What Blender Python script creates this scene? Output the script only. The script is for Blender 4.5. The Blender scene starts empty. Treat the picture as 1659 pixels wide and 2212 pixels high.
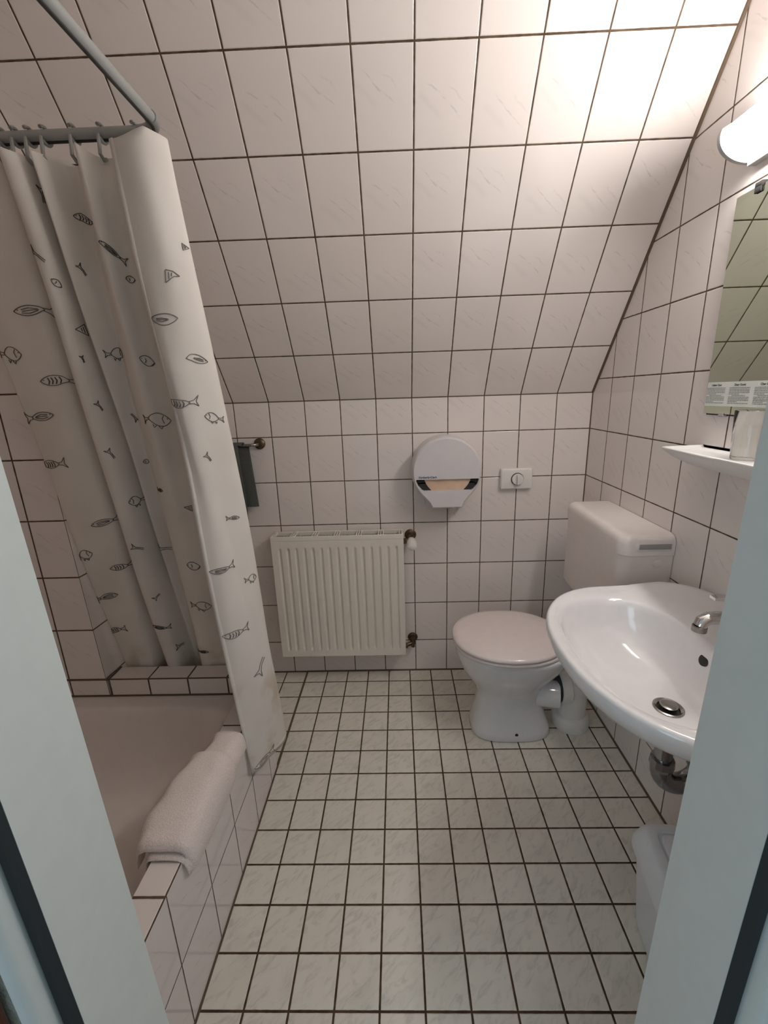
import bpy, bmesh, math, random
from mathutils import Vector, Matrix
random.seed(7)
SC = bpy.context.scene
COL = SC.collection
PI = math.pi

# ---------------------------------------------------------------- room measures (metres)
WX = 0.6036        # right wall
AX = -0.698        # tiled tub front (apron)
ZE = 1.3214        # height where the back wall meets the slope
SA = 0.94684       # pitch of the slope
TP = 0.152         # wall tile pitch, width
TH = 0.2006        # wall tile pitch, height
Z0 = 0.1704        # lowest horizontal seam of the walls
FP = 0.10297       # floor tile pitch
FX0, FY0 = -0.28637, -0.08225
NX, NY = -1.206, -0.63   # boxed wall corner beside the tub
LZ = 0.44          # ledge top
DY = -1.46         # inner face of door wall
DL, DR = -0.580, 0.108   # clear opening
CEIL = 2.50
TX = -1.75         # left wall

# ---------------------------------------------------------------- node helpers
class NT:
    def __init__(s, name):
        s.m = bpy.data.materials.new(name); s.m.use_nodes = True
        s.t = s.m.node_tree; s.n = s.t.nodes; s.l = s.t.links
        s.b = s.n['Principled BSDF']
    def add(s, typ, **kw):
        n = s.n.new(typ)
        for k, v in kw.items(): setattr(n, k, v)
        return n
    def put(s, sock, v):
        if hasattr(v, 'is_output') or isinstance(v, bpy.types.NodeSocket): s.l.new(v, sock)
        else: sock.default_value = v
    def math(s, op, a, b=None, c=None, clamp=False):
        n = s.add('ShaderNodeMath', operation=op); n.use_clamp = clamp
        s.put(n.inputs[0], a)
        if b is not None: s.put(n.inputs[1], b)
        if c is not None: s.put(n.inputs[2], c)
        return n.outputs[0]
    def dot(s, v, w):
        n = s.add('ShaderNodeVectorMath', operation='DOT_PRODUCT'); s.put(n.inputs[0], v); n.inputs[1].default_value = w
        return n.outputs['Value']
    def comb(s, x, y, z=0.0):
        n = s.add('ShaderNodeCombineXYZ'); s.put(n.inputs[0], x); s.put(n.inputs[1], y); s.put(n.inputs[2], z); return n.outputs[0]
    def noise(s, vec, scale, detail=3, rough=.5, dist=0.0):
        n = s.add('ShaderNodeTexNoise'); s.put(n.inputs['Vector'], vec); n.inputs['Scale'].default_value = scale
        n.inputs['Detail'].default_value = detail; n.inputs['Roughness'].default_value = rough; n.inputs['Distortion'].default_value = dist
        return n.outputs['Fac']
    def ramp(s, v, a, b, lo=0.0, hi=1.0):
        n = s.add('ShaderNodeMapRange'); s.put(n.inputs[0], v); n.inputs[1].default_value = a; n.inputs[2].default_value = b
        n.inputs[3].default_value = lo; n.inputs[4].default_value = hi; n.interpolation_type = 'SMOOTHSTEP'; return n.outputs[0]
    def mix(s, f, a, b):
        n = s.add('ShaderNodeMix', data_type='RGBA'); s.put(n.inputs[0], f)
        s.put(n.inputs[6], a); s.put(n.inputs[7], b); return n.outputs[2]
    def pos(s):
        return s.add('ShaderNodeTexCoord').outputs['Object']

def lin(r, g, b):
    f = lambda c: (c/255/12.92) if c/255 <= .04045 else ((c/255+.055)/1.055)**2.4
    return (f(r), f(g), f(b), 1)

def plain(name, rgb, rough=.4, metal=0.0, coat=0.0, bump=0.0, bscale=40.0, spec=.5, tint=0.0, detail=4):
    t = NT(name); t.b.inputs['Roughness'].default_value = rough; t.b.inputs['Metallic'].default_value = metal
    t.b.inputs['Coat Weight'].default_value = coat; t.b.inputs['Coat Roughness'].default_value = .05
    t.b.inputs['Specular IOR Level'].default_value = spec
    p = t.pos(); n = t.noise(p, bscale, detail)
    c = lin(*rgb); k = 1-max(tint, .03)
    t.l.new(t.mix(t.ramp(n, .3, .7), c, (c[0]*k, c[1]*k, c[2]*k, 1)), t.b.inputs['Base Color'])
    if bump:
        b = t.add('ShaderNodeBump'); b.inputs['Strength'].default_value = 1; b.inputs['Distance'].default_value = bump
        t.l.new(n, b.inputs['Height']); t.l.new(b.outputs[0], t.b.inputs['Normal'])
    return t.m

def tile_mat(name, U, V, u0, v0, pu, pv, base=(226, 218, 213), grout=(98, 82, 66), g=.0036, floor=False, rough=.07, vfix=None):
    t = NT(name); P = t.pos()
    u = t.math('DIVIDE', t.math('SUBTRACT', t.dot(P, U), u0), pu)
    v = t.math('DIVIDE', t.math('SUBTRACT', t.dot(P, V), v0), pv)
    if vfix:      # the first course from the fold is a slightly larger cut
        v = t.math('MAXIMUM', v, t.math('SUBTRACT', vfix[0], t.math('MULTIPLY', t.math('SUBTRACT', vfix[0], v), vfix[1])))
    fu = t.math('FRACT', u); fv = t.math('FRACT', v)
    iu = t.math('FLOOR', u); iv = t.math('FLOOR', v)
    eu = t.math('MULTIPLY', t.math('MINIMUM', fu, t.math('SUBTRACT', 1.0, fu)), pu)
    ev = t.math('MULTIPLY', t.math('MINIMUM', fv, t.math('SUBTRACT', 1.0, fv)), pv)
    wob = t.math('MULTIPLY', t.math('SUBTRACT', t.noise(P, 55, 2), .5), .0012)
    e = t.math('ADD', t.math('MINIMUM', eu, ev), wob)
    tile = t.ramp(e, g/2-.0004, g/2+.0006)              # 1 on the tile, 0 in the joint
    wn = t.add('ShaderNodeTexWhiteNoise', noise_dimensions='2D'); t.l.new(t.comb(iu, iv), wn.inputs['Vector'])
    r = wn.outputs['Value']
    lx = t.math('MULTIPLY', fu, pu); ly = t.math('MULTIPLY', fv, pv)
    ang = math.radians(-38 if not floor else 42)
    a = t.math('ADD', t.math('MULTIPLY', lx, math.cos(ang)), t.math('MULTIPLY', ly, math.sin(ang)))
    b = t.math('SUBTRACT', t.math('MULTIPLY', ly, math.cos(ang)), t.math('MULTIPLY', lx, math.sin(ang)))
    wz = t.math('MULTIPLY', t.math('FLOOR', t.math('MULTIPLY', r, 3.0 if not floor else 30.0)), 7.31)
    if floor:
        vn = t.noise(t.comb(t.math('MULTIPLY', a, 1.0), t.math('MULTIPLY', b, 2.6), wz), 22, 5, .62, .8)
        vein = t.math('MULTIPLY', t.ramp(vn, .46, .72), .42)
        cl = t.noise(t.comb(lx, ly, wz), 9, 3)
        vein = t.math('ADD', vein, t.math('MULTIPLY', t.ramp(cl, .5, .75), .22))
    else:
        # two faint slanting print veins per tile, in three variants
        v3 = t.math('DIVIDE', t.math('FLOOR', t.math('MULTIPLY', r, 3.0)), 2.0)
        la = t.math('SUBTRACT', lx, t.math('MULTIPLY_ADD', v3, .030, pu*.42)); lb = t.math('SUBTRACT', ly, t.math('MULTIPLY_ADD', v3, -.055, pv*.62))
        a = t.math('ADD', t.math('MULTIPLY', la, math.cos(ang)), t.math('MULTIPLY', lb, math.sin(ang)))
        b = t.math('SUBTRACT', t.math('MULTIPLY', lb, math.cos(ang)), t.math('MULTIPLY', la, math.sin(ang)))
        vec = t.comb(lx, ly, wz)
        wig = t.math('MULTIPLY', t.math('SUBTRACT', t.noise(vec, 26, 3), .5), .022)
        def streak(off, wd, a0, a1, k):
            d_ = t.math('ABSOLUTE', t.math('ADD', t.math('SUBTRACT', b, off), wig))
            m_ = t.math('MULTIPLY', t.ramp(d_, wd, 0), t.math('MULTIPLY', t.ramp(a, a0, a0+.02), t.ramp(a, a1, a1-.03)))
            return t.math('MULTIPLY', m_, k)
        br = t.ramp(t.noise(vec, 60, 3), .32, .62)
        vein = t.math('MULTIPLY', t.math('ADD', streak(0, .0028, -.060, .062, .42), streak(.026, .0035, -.02, .055, .20)), br)
        vein = t.math('ADD', vein, t.math('MULTIPLY', streak(-.03, .012, -.07, .03, .10), 1.0))
    c0 = lin(*base)
    dark = (c0[0]*.52, c0[1]*.54, c0[2]*.55, 1)
    tc = t.mix(vein, c0, dark)
    tc = t.mix(t.math('MULTIPLY', r, .14), tc, lin(base[0]*.93, base[1]*.90, base[2]*.86))
    gn = t.ramp(t.noise(P, 30, 4), .3, .7)
    gc = t.mix(gn, lin(*grout), lin(grout[0]*.72, grout[1]*.7, grout[2]*.68))
    t.l.new(t.mix(tile, gc, tc), t.b.inputs['Base Color'])
    t.l.new(t.ramp(e, g/2-.0004, g/2+.0006, .85, rough), t.b.inputs['Roughness'])
    t.l.new(t.ramp(e, g/2-.0004, g/2+.0006, .15, .5), t.b.inputs['Specular IOR Level'])
    bp = t.add('ShaderNodeBump'); bp.inputs['Distance'].default_value = .0012; bp.inputs['Strength'].default_value = .8
    h = t.ramp(e, g/2-.0008, g/2+.0022)
    h2 = t.math('ADD', h, t.math('MULTIPLY', t.noise(P, 7, 1), .25))
    t.l.new(h2, bp.inputs['Height']); t.l.new(bp.outputs[0], t.b.inputs['Normal'])
    return t.m

# ---------------------------------------------------------------- mesh helpers
def obj(name, bm, mats=None, parent=None, smooth=True, ang=35):
    bmesh.ops.recalc_face_normals(bm, faces=bm.faces)
    me = bpy.data.meshes.new(name); bm.to_mesh(me); bm.free()
    mats = mats if isinstance(mats, (list, tuple)) else [mats]
    for m in mats: me.materials.append(m)
    if smooth:
        for p in me.polygons: p.use_smooth = True
        try: me.set_sharp_from_angle(angle=math.radians(ang))
        except Exception: pass
    o = bpy.data.objects.new(name, me); COL.objects.link(o)
    if parent is not None: o.parent = parent; o.matrix_parent_inverse = parent.matrix_basis.inverted()
    return o

def tag(o, label, cat, group=None):
    o['label'] = label; o['category'] = cat
    if group: o['group'] = group
    return o
def struct(o): o['kind'] = 'structure'; return o
def thing(name, loc, label, cat, group=None):
    o = bpy.data.objects.new(name, None); COL.objects.link(o); o.location = loc; o.empty_display_size = .05
    return tag(o, label, cat, group)

def box(bm, x0, x1, y0, y1, z0, z1, bev=0.0, seg=2, mi=0):
    vs = [bm.verts.new((x, y, z)) for x in (x0, x1) for y in (y0, y1) for z in (z0, z1)]
    F = [(0, 1, 3, 2), (4, 6, 7, 5), (0, 4, 5, 1), (2, 3, 7, 6), (0, 2, 6, 4), (1, 5, 7, 3)]
    fs = [bm.faces.new([vs[i] for i in f]) for f in F]
    for f in fs: f.material_index = mi
    if bev:
        es = list({e for f in fs for e in f.edges})
        r = bmesh.ops.bevel(bm, geom=es, offset=bev, segments=seg, profile=.5, affect='EDGES')
        for f in r['faces']: f.material_index = mi
    return vs

def loft(bm, rings, cap0=True, cap1=True, closed=True, mi=0):
    R = [[bm.verts.new(p) for p in r] for r in rings]
    n = len(R[0])
    for a, b in zip(R, R[1:]):
        for i in range(n if closed else n-1):
            j = (i+1) % n
            f = bm.faces.new((a[i], a[j], b[j], b[i])); f.material_index = mi
    if cap0: bm.faces.new(R[0][::-1]).material_index = mi
    if cap1: bm.faces.new(R[-1]).material_index = mi
    return R

def frames(pts):
    pts = [Vector(p) for p in pts]; T = []
    for i in range(len(pts)):
        a = pts[max(i-1, 0)]; b = pts[min(i+1, len(pts)-1)]; T.append((b-a).normalized())
    up = Vector((0, 0, 1)) if abs(T[0].z) < .9 else Vector((1, 0, 0))
    N = (up - T[0]*up.dot(T[0])).normalized(); out = []
    for i, t in enumerate(T):
        N = (N - t*N.dot(t)).normalized(); out.append((pts[i], t, N, t.cross(N)))
    return out
def tube(bm, pts, r, n=16, cap=True, mi=0):
    rr = r if isinstance(r, (list, tuple)) else [r]*len(pts)
    rings = []
    for (p, t, N, B), q in zip(frames(pts), rr):
        rings.append([p + (N*math.cos(2*PI*k/n) + B*math.sin(2*PI*k/n))*q for k in range(n)])
    return loft(bm, rings, cap, cap, mi=mi)
def lathe(bm, base, axis, prof, n=32, mi=0, cap0=True, cap1=True):
    """prof: (distance along axis, radius)"""
    ax = Vector(axis).normalized(); up = Vector((0, 0, 1)) if abs(ax.z) < .9 else Vector((1, 0, 0))
    N = (up-ax*up.dot(ax)).normalized(); B = ax.cross(N); b = Vector(base)
    rings = [[b+ax*d+(N*math.cos(2*PI*k/n)+B*math.sin(2*PI*k/n))*max(r, 1e-4) for k in range(n)] for d, r in prof]
    return loft(bm, rings, cap0, cap1, mi=mi)
def arc(c, r, a0, a1, n, plane='xz'):
    out = []
    for i in range(n+1):
        a = a0+(a1-a0)*i/n; p = Vector(c)
        if plane == 'xz': p += Vector((math.cos(a)*r, 0, math.sin(a)*r))
        if plane == 'xy': p += Vector((math.cos(a)*r, math.sin(a)*r, 0))
        if plane == 'yz': p += Vector((0, math.cos(a)*r, math.sin(a)*r))
        out.append(p)
    return out
def sell(cx, cy, rx, ry, n, N=72, rxm=None, nm=None):
    """superellipse ring; rxm / nm: radius and power used on the -x side"""
    out = []
    for k in range(N):
        a = 2*PI*k/N; c, s = math.cos(a), math.sin(a)
        R, p = (rx, n) if c >= 0 else (rxm or rx, nm or n)
        out.append((cx+math.copysign(abs(c)**(2/p), c)*R, cy+math.copysign(abs(s)**(2/p), s)*ry))
    return out
def prism(bm, poly, depth_vec, mi=0):
    d = Vector(depth_vec); a = [bm.verts.new(p) for p in poly]; b = [bm.verts.new(Vector(p)+d) for p in poly]
    bm.faces.new(a).material_index = mi; bm.faces.new(b[::-1]).material_index = mi
    n = len(a)
    for i in range(n): bm.faces.new((a[i], b[i], b[(i+1) % n], a[(i+1) % n])).material_index = mi
    return a, b
def text_mesh(name, s, size, M, mat, parent, ext=.0004, align='CENTER', bold=False):
    cu = bpy.data.curves.new(name, 'FONT'); cu.body = s; cu.size = size; cu.extrude = ext; cu.align_x = align
    if bold: cu.offset = size*.02
    o = bpy.data.objects.new(name, cu); COL.objects.link(o)
    bpy.context.view_layer.update()
    me = bpy.data.meshes.new_from_object(o.evaluated_get(bpy.context.evaluated_depsgraph_get()))
    bpy.data.objects.remove(o); me.name = name
    me.transform(M); me.materials.clear(); me.materials.append(mat)
    q = bpy.data.objects.new(name, me); COL.objects.link(q)
    if parent is not None: q.parent = parent; q.matrix_parent_inverse = parent.matrix_basis.inverted()
    return q
LAMP, WORLD, HALL, EXPO = 38.0, .47, 9.5, 0.0
# ---------------------------------------------------------------- shower curtain surface
CT = [(-1.26, -0.745), (-1.16, -0.765), (-1.075, -0.765), (-1.058, -0.723), (-1.04, -0.798), (-1.01, -0.793), (-0.995, -0.723), (-0.975, -0.798), (-0.945, -0.733), (-0.915, -0.733), (-0.875, -0.798), (-0.85, -0.76), (-0.8, -0.745), (-0.745, -0.75), (-0.7, -0.765), (-0.683, -0.793), (-0.715, -0.822), (-0.755, -0.822), (-0.795, -0.808)]
CB = [(-1.1835, -0.5324), (-1.16, -0.5299), (-1.1031, -0.5266), (-1.0771, -0.4656), (-1.0456, -0.5291), (-1.0044, -0.5275), (-0.9838, -0.46), (-0.9694, -0.4587), (-0.945, -0.4587), (-0.9262, -0.5291), (-0.8806, -0.5268), (-0.8275, -0.5238), (-0.7663, -0.5032), (-0.685, -0.53), (-0.628, -0.63), (-0.618, -0.695), (-0.645, -0.75), (-0.665, -0.787), (-0.682, -0.805)]
def cat(P, t):
    n = len(P)-1; i = min(int(t), n-1); f = t-i
    p = [P[max(i-1, 0)], P[i], P[i+1], P[min(i+2, n)]]
    o = []
    for k in range(2):
        a, b, c, d = (q[k] for q in p)
        o.append(.5*((2*b)+(-a+c)*f+(2*a-5*b+4*c-d)*f*f+(-a+3*b-3*c+d)*f**3))
    return o
def zbot(t):
    return (.262 if t < 13 else .262-.03*min((t-13)/1.5, 1))+.004*math.sin(t*2.1)
def ztop(t):
    z = 1.868-.010*abs(math.sin(PI*t*.5))
    if t > 12.5: z += .012*math.sin((t-12.5)/5.5*PI)
    return z
def CS(t, w):
    """curtain surface: t along the path 0..18, w 0 top .. 1 bottom"""
    t = min(max(t, 0), 18); w = min(max(w, 0), 1)
    a = cat(CT, t); b = cat(CB, t); zt, zb = ztop(t), zbot(t)
    m = w
    wob = math.sin(w*7+t*1.7)*.004*math.sin(PI*w) + math.sin(w*17+t*2.9)*.0015
    x = a[0]+(b[0]-a[0])*m; y = a[1]+(b[1]-a[1])*m
    if t > 13: y += .034*math.sin(PI*w**1.5)*math.exp(-((t-15)/1.3)**2)
    if t > 13: x += .004*math.sin(w*9+t*2)*math.sin(PI*w)
    return (x+wob*.4, y+wob, zt+(zb-zt)*w)
FISH = [(8.33, 0.0667, 5, 0.0637, 'bars', -1),
        (10.5, 0.1167, 25, 0.0593, 'long', -1),
        (1.67, 0.1867, 3, 0.1018, 'long', -1),
        (16.87, 0.2133, 5, 0.0644, 'body', -1),
        (0.43, 0.2467, 0, 0.0766, 'chub', 1),
        (1.83, 0.29, 2, 0.1015, 'bars', -1),
        (7.7, 0.25, 0, 0.0586, 'chub', 1),
        (10.83, 0.2633, 15, 0.0448, 'head', -1),
        (15.77, 0.27, 0, 0.0513, 'body', 1),
        (0.67, 0.3467, -8, 0.1007, 'long', 1),
        (16.9, 0.3267, 0, 0.0787, 'bars', -1),
        (10.37, 0.3567, 0, 0.0796, 'chub', 1),
        (15.53, 0.3533, 0, 0.0495, 'chub', -1),
        (0.57, 0.43, -8, 0.0931, 'bars', -1),
        (9.17, 0.4833, 5, 0.0427, 'bars', 1),
        (5.47, 0.5033, 5, 0.0623, 'chub', -1),
        (1.8, 0.5433, -12, 0.0897, 'long', -1),
        (15.53, 0.5167, -5, 0.042, 'bars', 1),
        (0.33, 0.6133, -15, 0.0658, 'chub', 1),
        (7.33, 0.61, 10, 0.0462, 'tail', 1),
        (1.93, 0.64, -8, 0.077, 'bars', -1),
        (16.87, 0.5933, -8, 0.0722, 'long', -1),
        (10.53, 0.64, 0, 0.0502, 'head', -1),
        (15.23, 0.6333, -10, 0.0501, 'chub', 1),
        (0.67, 0.71, -15, 0.0884, 'long', 1),
        (0.5, 0.7933, -12, 0.0779, 'bars', -1),
        (10.17, 0.7333, 0, 0.0716, 'chub', 1),
        (16.73, 0.7133, -8, 0.0824, 'bars', -1),
        (4.57, 0.7833, 5, 0.0634, 'long', -1),
        (15.73, 0.8067, -75, 0.0575, 'tail', 1),
        (16.47, 0.99, -22, 0.0833, 'long', -1),
        (9.43, 0.8533, 5, 0.0472, 'long', 1),
        (4.37, 0.12, 30, 0.0335, 'tail', 1),
        (7.5, 0.1333, 60, 0.0249, 'tail', 1),
        (5.07, 0.1533, 40, 0.0277, 'head', -1),
        (5.37, 0.2133, 0, 0.0336, 'tri', -1),
        (5.17, 0.33, 60, 0.0252, 'tail', 1),
        (5.03, 0.41, 60, 0.0284, 'tail', 1),
        (7.8, 0.3533, 60, 0.0255, 'tail', -1),
        (16.07, 0.1633, 0, 0.0307, 'tri', 1),
        (11.0, 0.1467, 0, 0.0265, 'head', -1),
        (7.87, 0.4333, 10, 0.0231, 'head', -1),
        (5.43, 0.04, 90, 0.0315, 'tail', 1),
        (4.83, 0.5933, 20, 0.0333, 'tail', 1),
        (4.93, 0.7067, -40, 0.0256, 'tail', 1),
        (16.07, 0.4133, 50, 0.0235, 'tail', 1),
        (5.4, 0.8433, 10, 0.0383, 'tail', 1),
        (10.97, 0.5167, 10, 0.0224, 'tri', -1),
        (3.8, 0.4633, 70, 0.0206, 'tail', 1),
        (5.1, 0.2567, 80, 0.0166, 'tail', 1),
        (14.07, 0.7367, 20, 0.023, 'tri', -1),
        (15.27, 0.1233, -10, 0.0169, 'tri', 1)]
# ================================================================ materials
M = {}
S_, C_ = math.sin(SA), math.cos(SA)
M['t_back'] = tile_mat('tiles_back', (1, 0, 0), (0, 0, 1), 0, Z0-TH*10, TP, TH)
M['t_right'] = tile_mat('tiles_right', (0, -1, 0), (0, 0, 1), .1541-TP*20, Z0-TH*10, TP, TH)
M['t_slope'] = tile_mat('tiles_slope', (1, 0, 0), (0, -C_, S_), -TP*20, ZE*S_+.2097-TH*20, TP, TH, g=.0040, vfix=(20.0, TH/.2097))
M['t_niche'] = tile_mat('tiles_box', (1, 0, 0), (0, 0, 1), NX-.1355*20, LZ-.186*20, .1355, .186, g=.0044)
M['t_niche_side'] = tile_mat('tiles_box_side', (0, 1, 0), (0, 0, 1), NY-.152*9, LZ-.186*20, .152, .186)
M['t_ledge_f'] = tile_mat('tiles_ledge_front', (1, 0, 0), (0, 0, 1), NX-.1335*9, LZ-.2*9, .1335, .2, g=.005)
M['t_ledge_t'] = tile_mat('tiles_ledge_top', (1, 0, 0), (0, 1, 0), NX-.1335*9, NY-.2*9, .1335, .2, g=.005)
M['t_apron'] = tile_mat('tiles_apron', (0, 1, 0), (0, 0, 1), -1.2325-.151*20, .185-TH*9, .151, TH, g=.0028, base=(222, 214, 212))
M['t_atop'] = tile_mat('tiles_apron_top', (0, 1, 0), (1, 0, 0), -1.2345-.151*20, AX-.3-.0005, .151, .3, g=.005)
M['t_floor'] = tile_mat('tiles_floor', (1, 0, 0), (0, 1, 0), FX0-FP*30, FY0-FP*30, FP, FP, base=(222, 217, 206), grout=(88, 68, 52), g=.0048, floor=True, rough=.22)
M['grout'] = plain('grout_joint', (92, 76, 60), .85, bump=.0006)
M['white_enamel'] = plain('white_enamel', (214, 205, 198), .16, coat=.3)
M['shelf'] = plain('shelf_porcelain', (228, 227, 224), .38)
M['ceramic'] = plain('white_ceramic', (226, 224, 224), .08, coat=.6)
M['toilet_seat'] = plain('toilet_seat_plastic', (226, 214, 210), .18, coat=.2)
M['cistern'] = plain('cistern_plastic', (226, 217, 212), .28)
M['cap'] = plain('lamp_cap', (186, 186, 184), .4)
M['grey_plastic'] = plain('grey_plastic', (150, 148, 146), .35)
M['white_plastic'] = plain('white_plastic', (226, 222, 216), .3)
M['dispenser'] = plain('dispenser_plastic', (212, 208, 209), .3)
M['radiator'] = plain('radiator_enamel', (230, 223, 213), .3, coat=.2)
M['dark_in'] = plain('dark_inside', (40, 38, 36), .7)
M['fins'] = plain('convector_steel', (130, 138, 132), .45)
M['chrome'] = plain('chrome', (215, 215, 215), .07, metal=1)
M['chrome_dull'] = plain('chrome_dull', (160, 156, 150), .22, metal=1, tint=.2)
M['chrome_trap'] = plain('chrome_dark_reflection', (150, 150, 150), .12, metal=1)  # darker base colour stands in for reflections of the dark hall
M['bronze'] = plain('tarnished_metal', (104, 86, 66), .4, metal=.8, tint=.35)
M['rod'] = plain('rod_grey', (158, 160, 158), .35, metal=.15)
M['hook'] = plain('hook_grey', (138, 138, 134), .4)
M['towel_grey'] = plain('terry_dark_grey', (98, 101, 97), .95, bump=.002, bscale=420, tint=.3, spec=.1)
M['towel_white'] = plain('terry_white', (238, 226, 220), .95, bump=.0025, bscale=330, tint=.12, spec=.1)
M['bin'] = plain('bin_plastic', (218, 222, 226), .35)
M['frame'] = plain('door_frame_paint', (214, 220, 216), .35)
M['gasket'] = plain('rubber_gasket', (44, 50, 52), .6)
M['hallwall'] = plain('hall_wallpaper', (214, 222, 208), .9, bump=.003, bscale=120)
M['hallfloor'] = plain('hall_floor_wood', (120, 74, 50), .4)
M['wood'] = plain('red_brown_wood', (120, 52, 26), .35, coat=.2, tint=.3)
M['paint'] = plain('ceiling_paint', (235, 230, 224), .9)
M['ink'] = plain('print_ink', (96, 84, 74), .9)
M['ink_light'] = plain('print_ink_faded', (128, 118, 112), .9)
M['text'] = plain('notice_ink', (70, 72, 70), .8)
M['text_light'] = plain('notice_ink_grey', (140, 141, 139), .8)
M['blue'] = plain('logo_blue', (56, 74, 120), .6)
M['paper'] = plain('notice_paper', (226, 228, 222), .5)
M['tissue'] = plain('tissue_paper', (234, 226, 220), .9, bump=.001, bscale=90)
M['roll'] = plain('paper_roll_end', (224, 194, 168), .9, tint=.15, bscale=25)
t = NT('mirror_glass'); t.b.inputs['Metallic'].default_value = 1; t.b.inputs['Roughness'].default_value = .01
t.l.new(t.mix(t.noise(t.pos(), 3), lin(206, 214, 196), lin(200, 208, 190)), t.b.inputs['Base Color']); M['mirror'] = t.m
t = NT('clear_glass'); t.b.inputs['Transmission Weight'].default_value = 1; t.b.inputs['Roughness'].default_value = .01
t.b.inputs['IOR'].default_value = 1.45; t.b.inputs['Base Color'].default_value = (.97, .99, .98, 1); M['glass'] = t.m
t = NT('lamp_diffuser'); t.b.inputs['Base Color'].default_value = (.9, .9, .9, 1)
t.b.inputs['Emission Color'].default_value = (1.0, .955, .93, 1); t.b.inputs['Emission Strength'].default_value = LAMP; M['lamp'] = t.m
# curtain cloth lets some light through
t = NT('curtain_cloth'); t.b.inputs['Roughness'].default_value = .8; t.b.inputs['Specular IOR Level'].default_value = .2
P = t.pos(); cn = t.noise(P, 5, 3)
cc = t.mix(t.ramp(cn, .35, .7), lin(238, 233, 226), lin(232, 226, 218))
z = t.dot(P, (0, 0, 1)); st = t.math('MULTIPLY', t.ramp(z, .56, .45), t.ramp(t.noise(P, 11, 4), .46, .66))
cc = t.mix(t.math('MULTIPLY', st, .45), cc, lin(186, 160, 124))      # damp stains near the hem
t.l.new(cc, t.b.inputs['Base Color'])
wv = t.noise(P, 900, 2); bp = t.add('ShaderNodeBump'); bp.inputs['Distance'].default_value = .0004; t.l.new(wv, bp.inputs['Height']); t.l.new(bp.outputs[0], t.b.inputs['Normal'])
tr = t.add('ShaderNodeBsdfTranslucent'); t.l.new(cc, tr.inputs['Color'])
mx = t.add('ShaderNodeMixShader'); mx.inputs[0].default_value = .2
t.l.new(t.b.outputs[0], mx.inputs[1]); t.l.new(tr.outputs[0], mx.inputs[2]); t.l.new(mx.outputs[0], t.n['Material Output'].inputs['Surface'])
M['cloth'] = t.m

# ================================================================ room shell
def slab(name, poly, off, mat):
    bm = bmesh.new(); prism(bm, poly, off); return struct(obj(name, bm, mat, smooth=False))
slab('floor', [(TX-.1, .1, 0), (WX+.1, .1, 0), (WX+.1, DY-.0, 0), (TX-.1, DY, 0)], (0, 0, -.08), M['t_floor'])
slab('wall_back', [(TX-.1, 0, -.02), (WX+.1, 0, -.02), (WX+.1, 0, ZE), (TX-.1, 0, ZE)], (0, .1, 0), M['t_back'])
sl = (CEIL-ZE)/S_
yt = -sl*C_
slab('wall_sloped', [(TX-.1, 0, ZE), (WX+.1, 0, ZE), (WX+.1, yt, CEIL), (TX-.1, yt, CEIL)], (0, .08*S_, .08*C_), M['t_slope'])
slab('ceiling', [(TX-.1, yt+.0, CEIL), (WX+.1, yt, CEIL), (WX+.1, DY-.1, CEIL), (TX-.1, DY-.1, CEIL)], (0, 0, .08), M['paint'])
slab('wall_right', [(WX, 0, -.02), (WX, DY, -.02), (WX, DY, CEIL), (WX, yt, CEIL), (WX, 0, ZE)], (.1, 0, 0), M['t_right'])
slab('wall_left', [(TX, 0, -.02), (TX, DY, -.02), (TX, DY, CEIL), (TX, yt, CEIL), (TX, 0, ZE)], (-.1, 0, 0), M['t_right'])
# boxed corner left of the ledge
bm = bmesh.new()
zc = ZE+(-NY)*S_/C_
prism(bm, [(NX, NY, 0), (NX, 0, 0), (NX, 0, ZE), (NX, NY, zc)], (TX-NX, 0, 0))
for v_ in bm.verts:
    if v_.co.z > 2 and v_.co.x > NX-.01: v_.co.x = -1.26  # top edge skewed left to allow for lens distortion
for f in bm.faces:
    f.normal_update()
    if abs(f.normal.x) > .9: f.material_index = 1
struct(obj('wall_corner_box', bm, [M['t_niche'], M['t_niche_side']], smooth=False))
# door wall with its opening
bm = bmesh.new(); DT = 2.02; DW = -1.562
box(bm, TX-.1, DL-.0245, DW, DY, -.02, CEIL); box(bm, DR+.0245, WX+.1, DW, DY, -.02, CEIL); box(bm, DL-.0245, DR+.0245, DW, DY, DT+.06, CEIL)
for f in bm.faces:
    f.normal_update(); f.material_index = 0 if f.normal.y > .5 else 1
struct(obj('wall_front', bm, [M['t_back'], M['hallwall']], smooth=False))
bm = bmesh.new(); box(bm, -2.2, 1.6, -3.2, DY, -.10, -.001); struct(obj('floor_hall', bm, M['hallfloor'], smooth=False))
# tiled ledge at the far end of the tub
bm = bmesh.new(); box(bm, NX, AX, NY, NY+.067, 0, LZ)
for f in bm.faces:
    f.normal_update(); f.material_index = 1 if f.normal.z > .5 else (2 if f.normal.x > .5 else 0)
struct(obj('wall_ledge', bm, [M['t_ledge_f'], M['t_ledge_t'], M['t_apron']], smooth=False))
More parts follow.
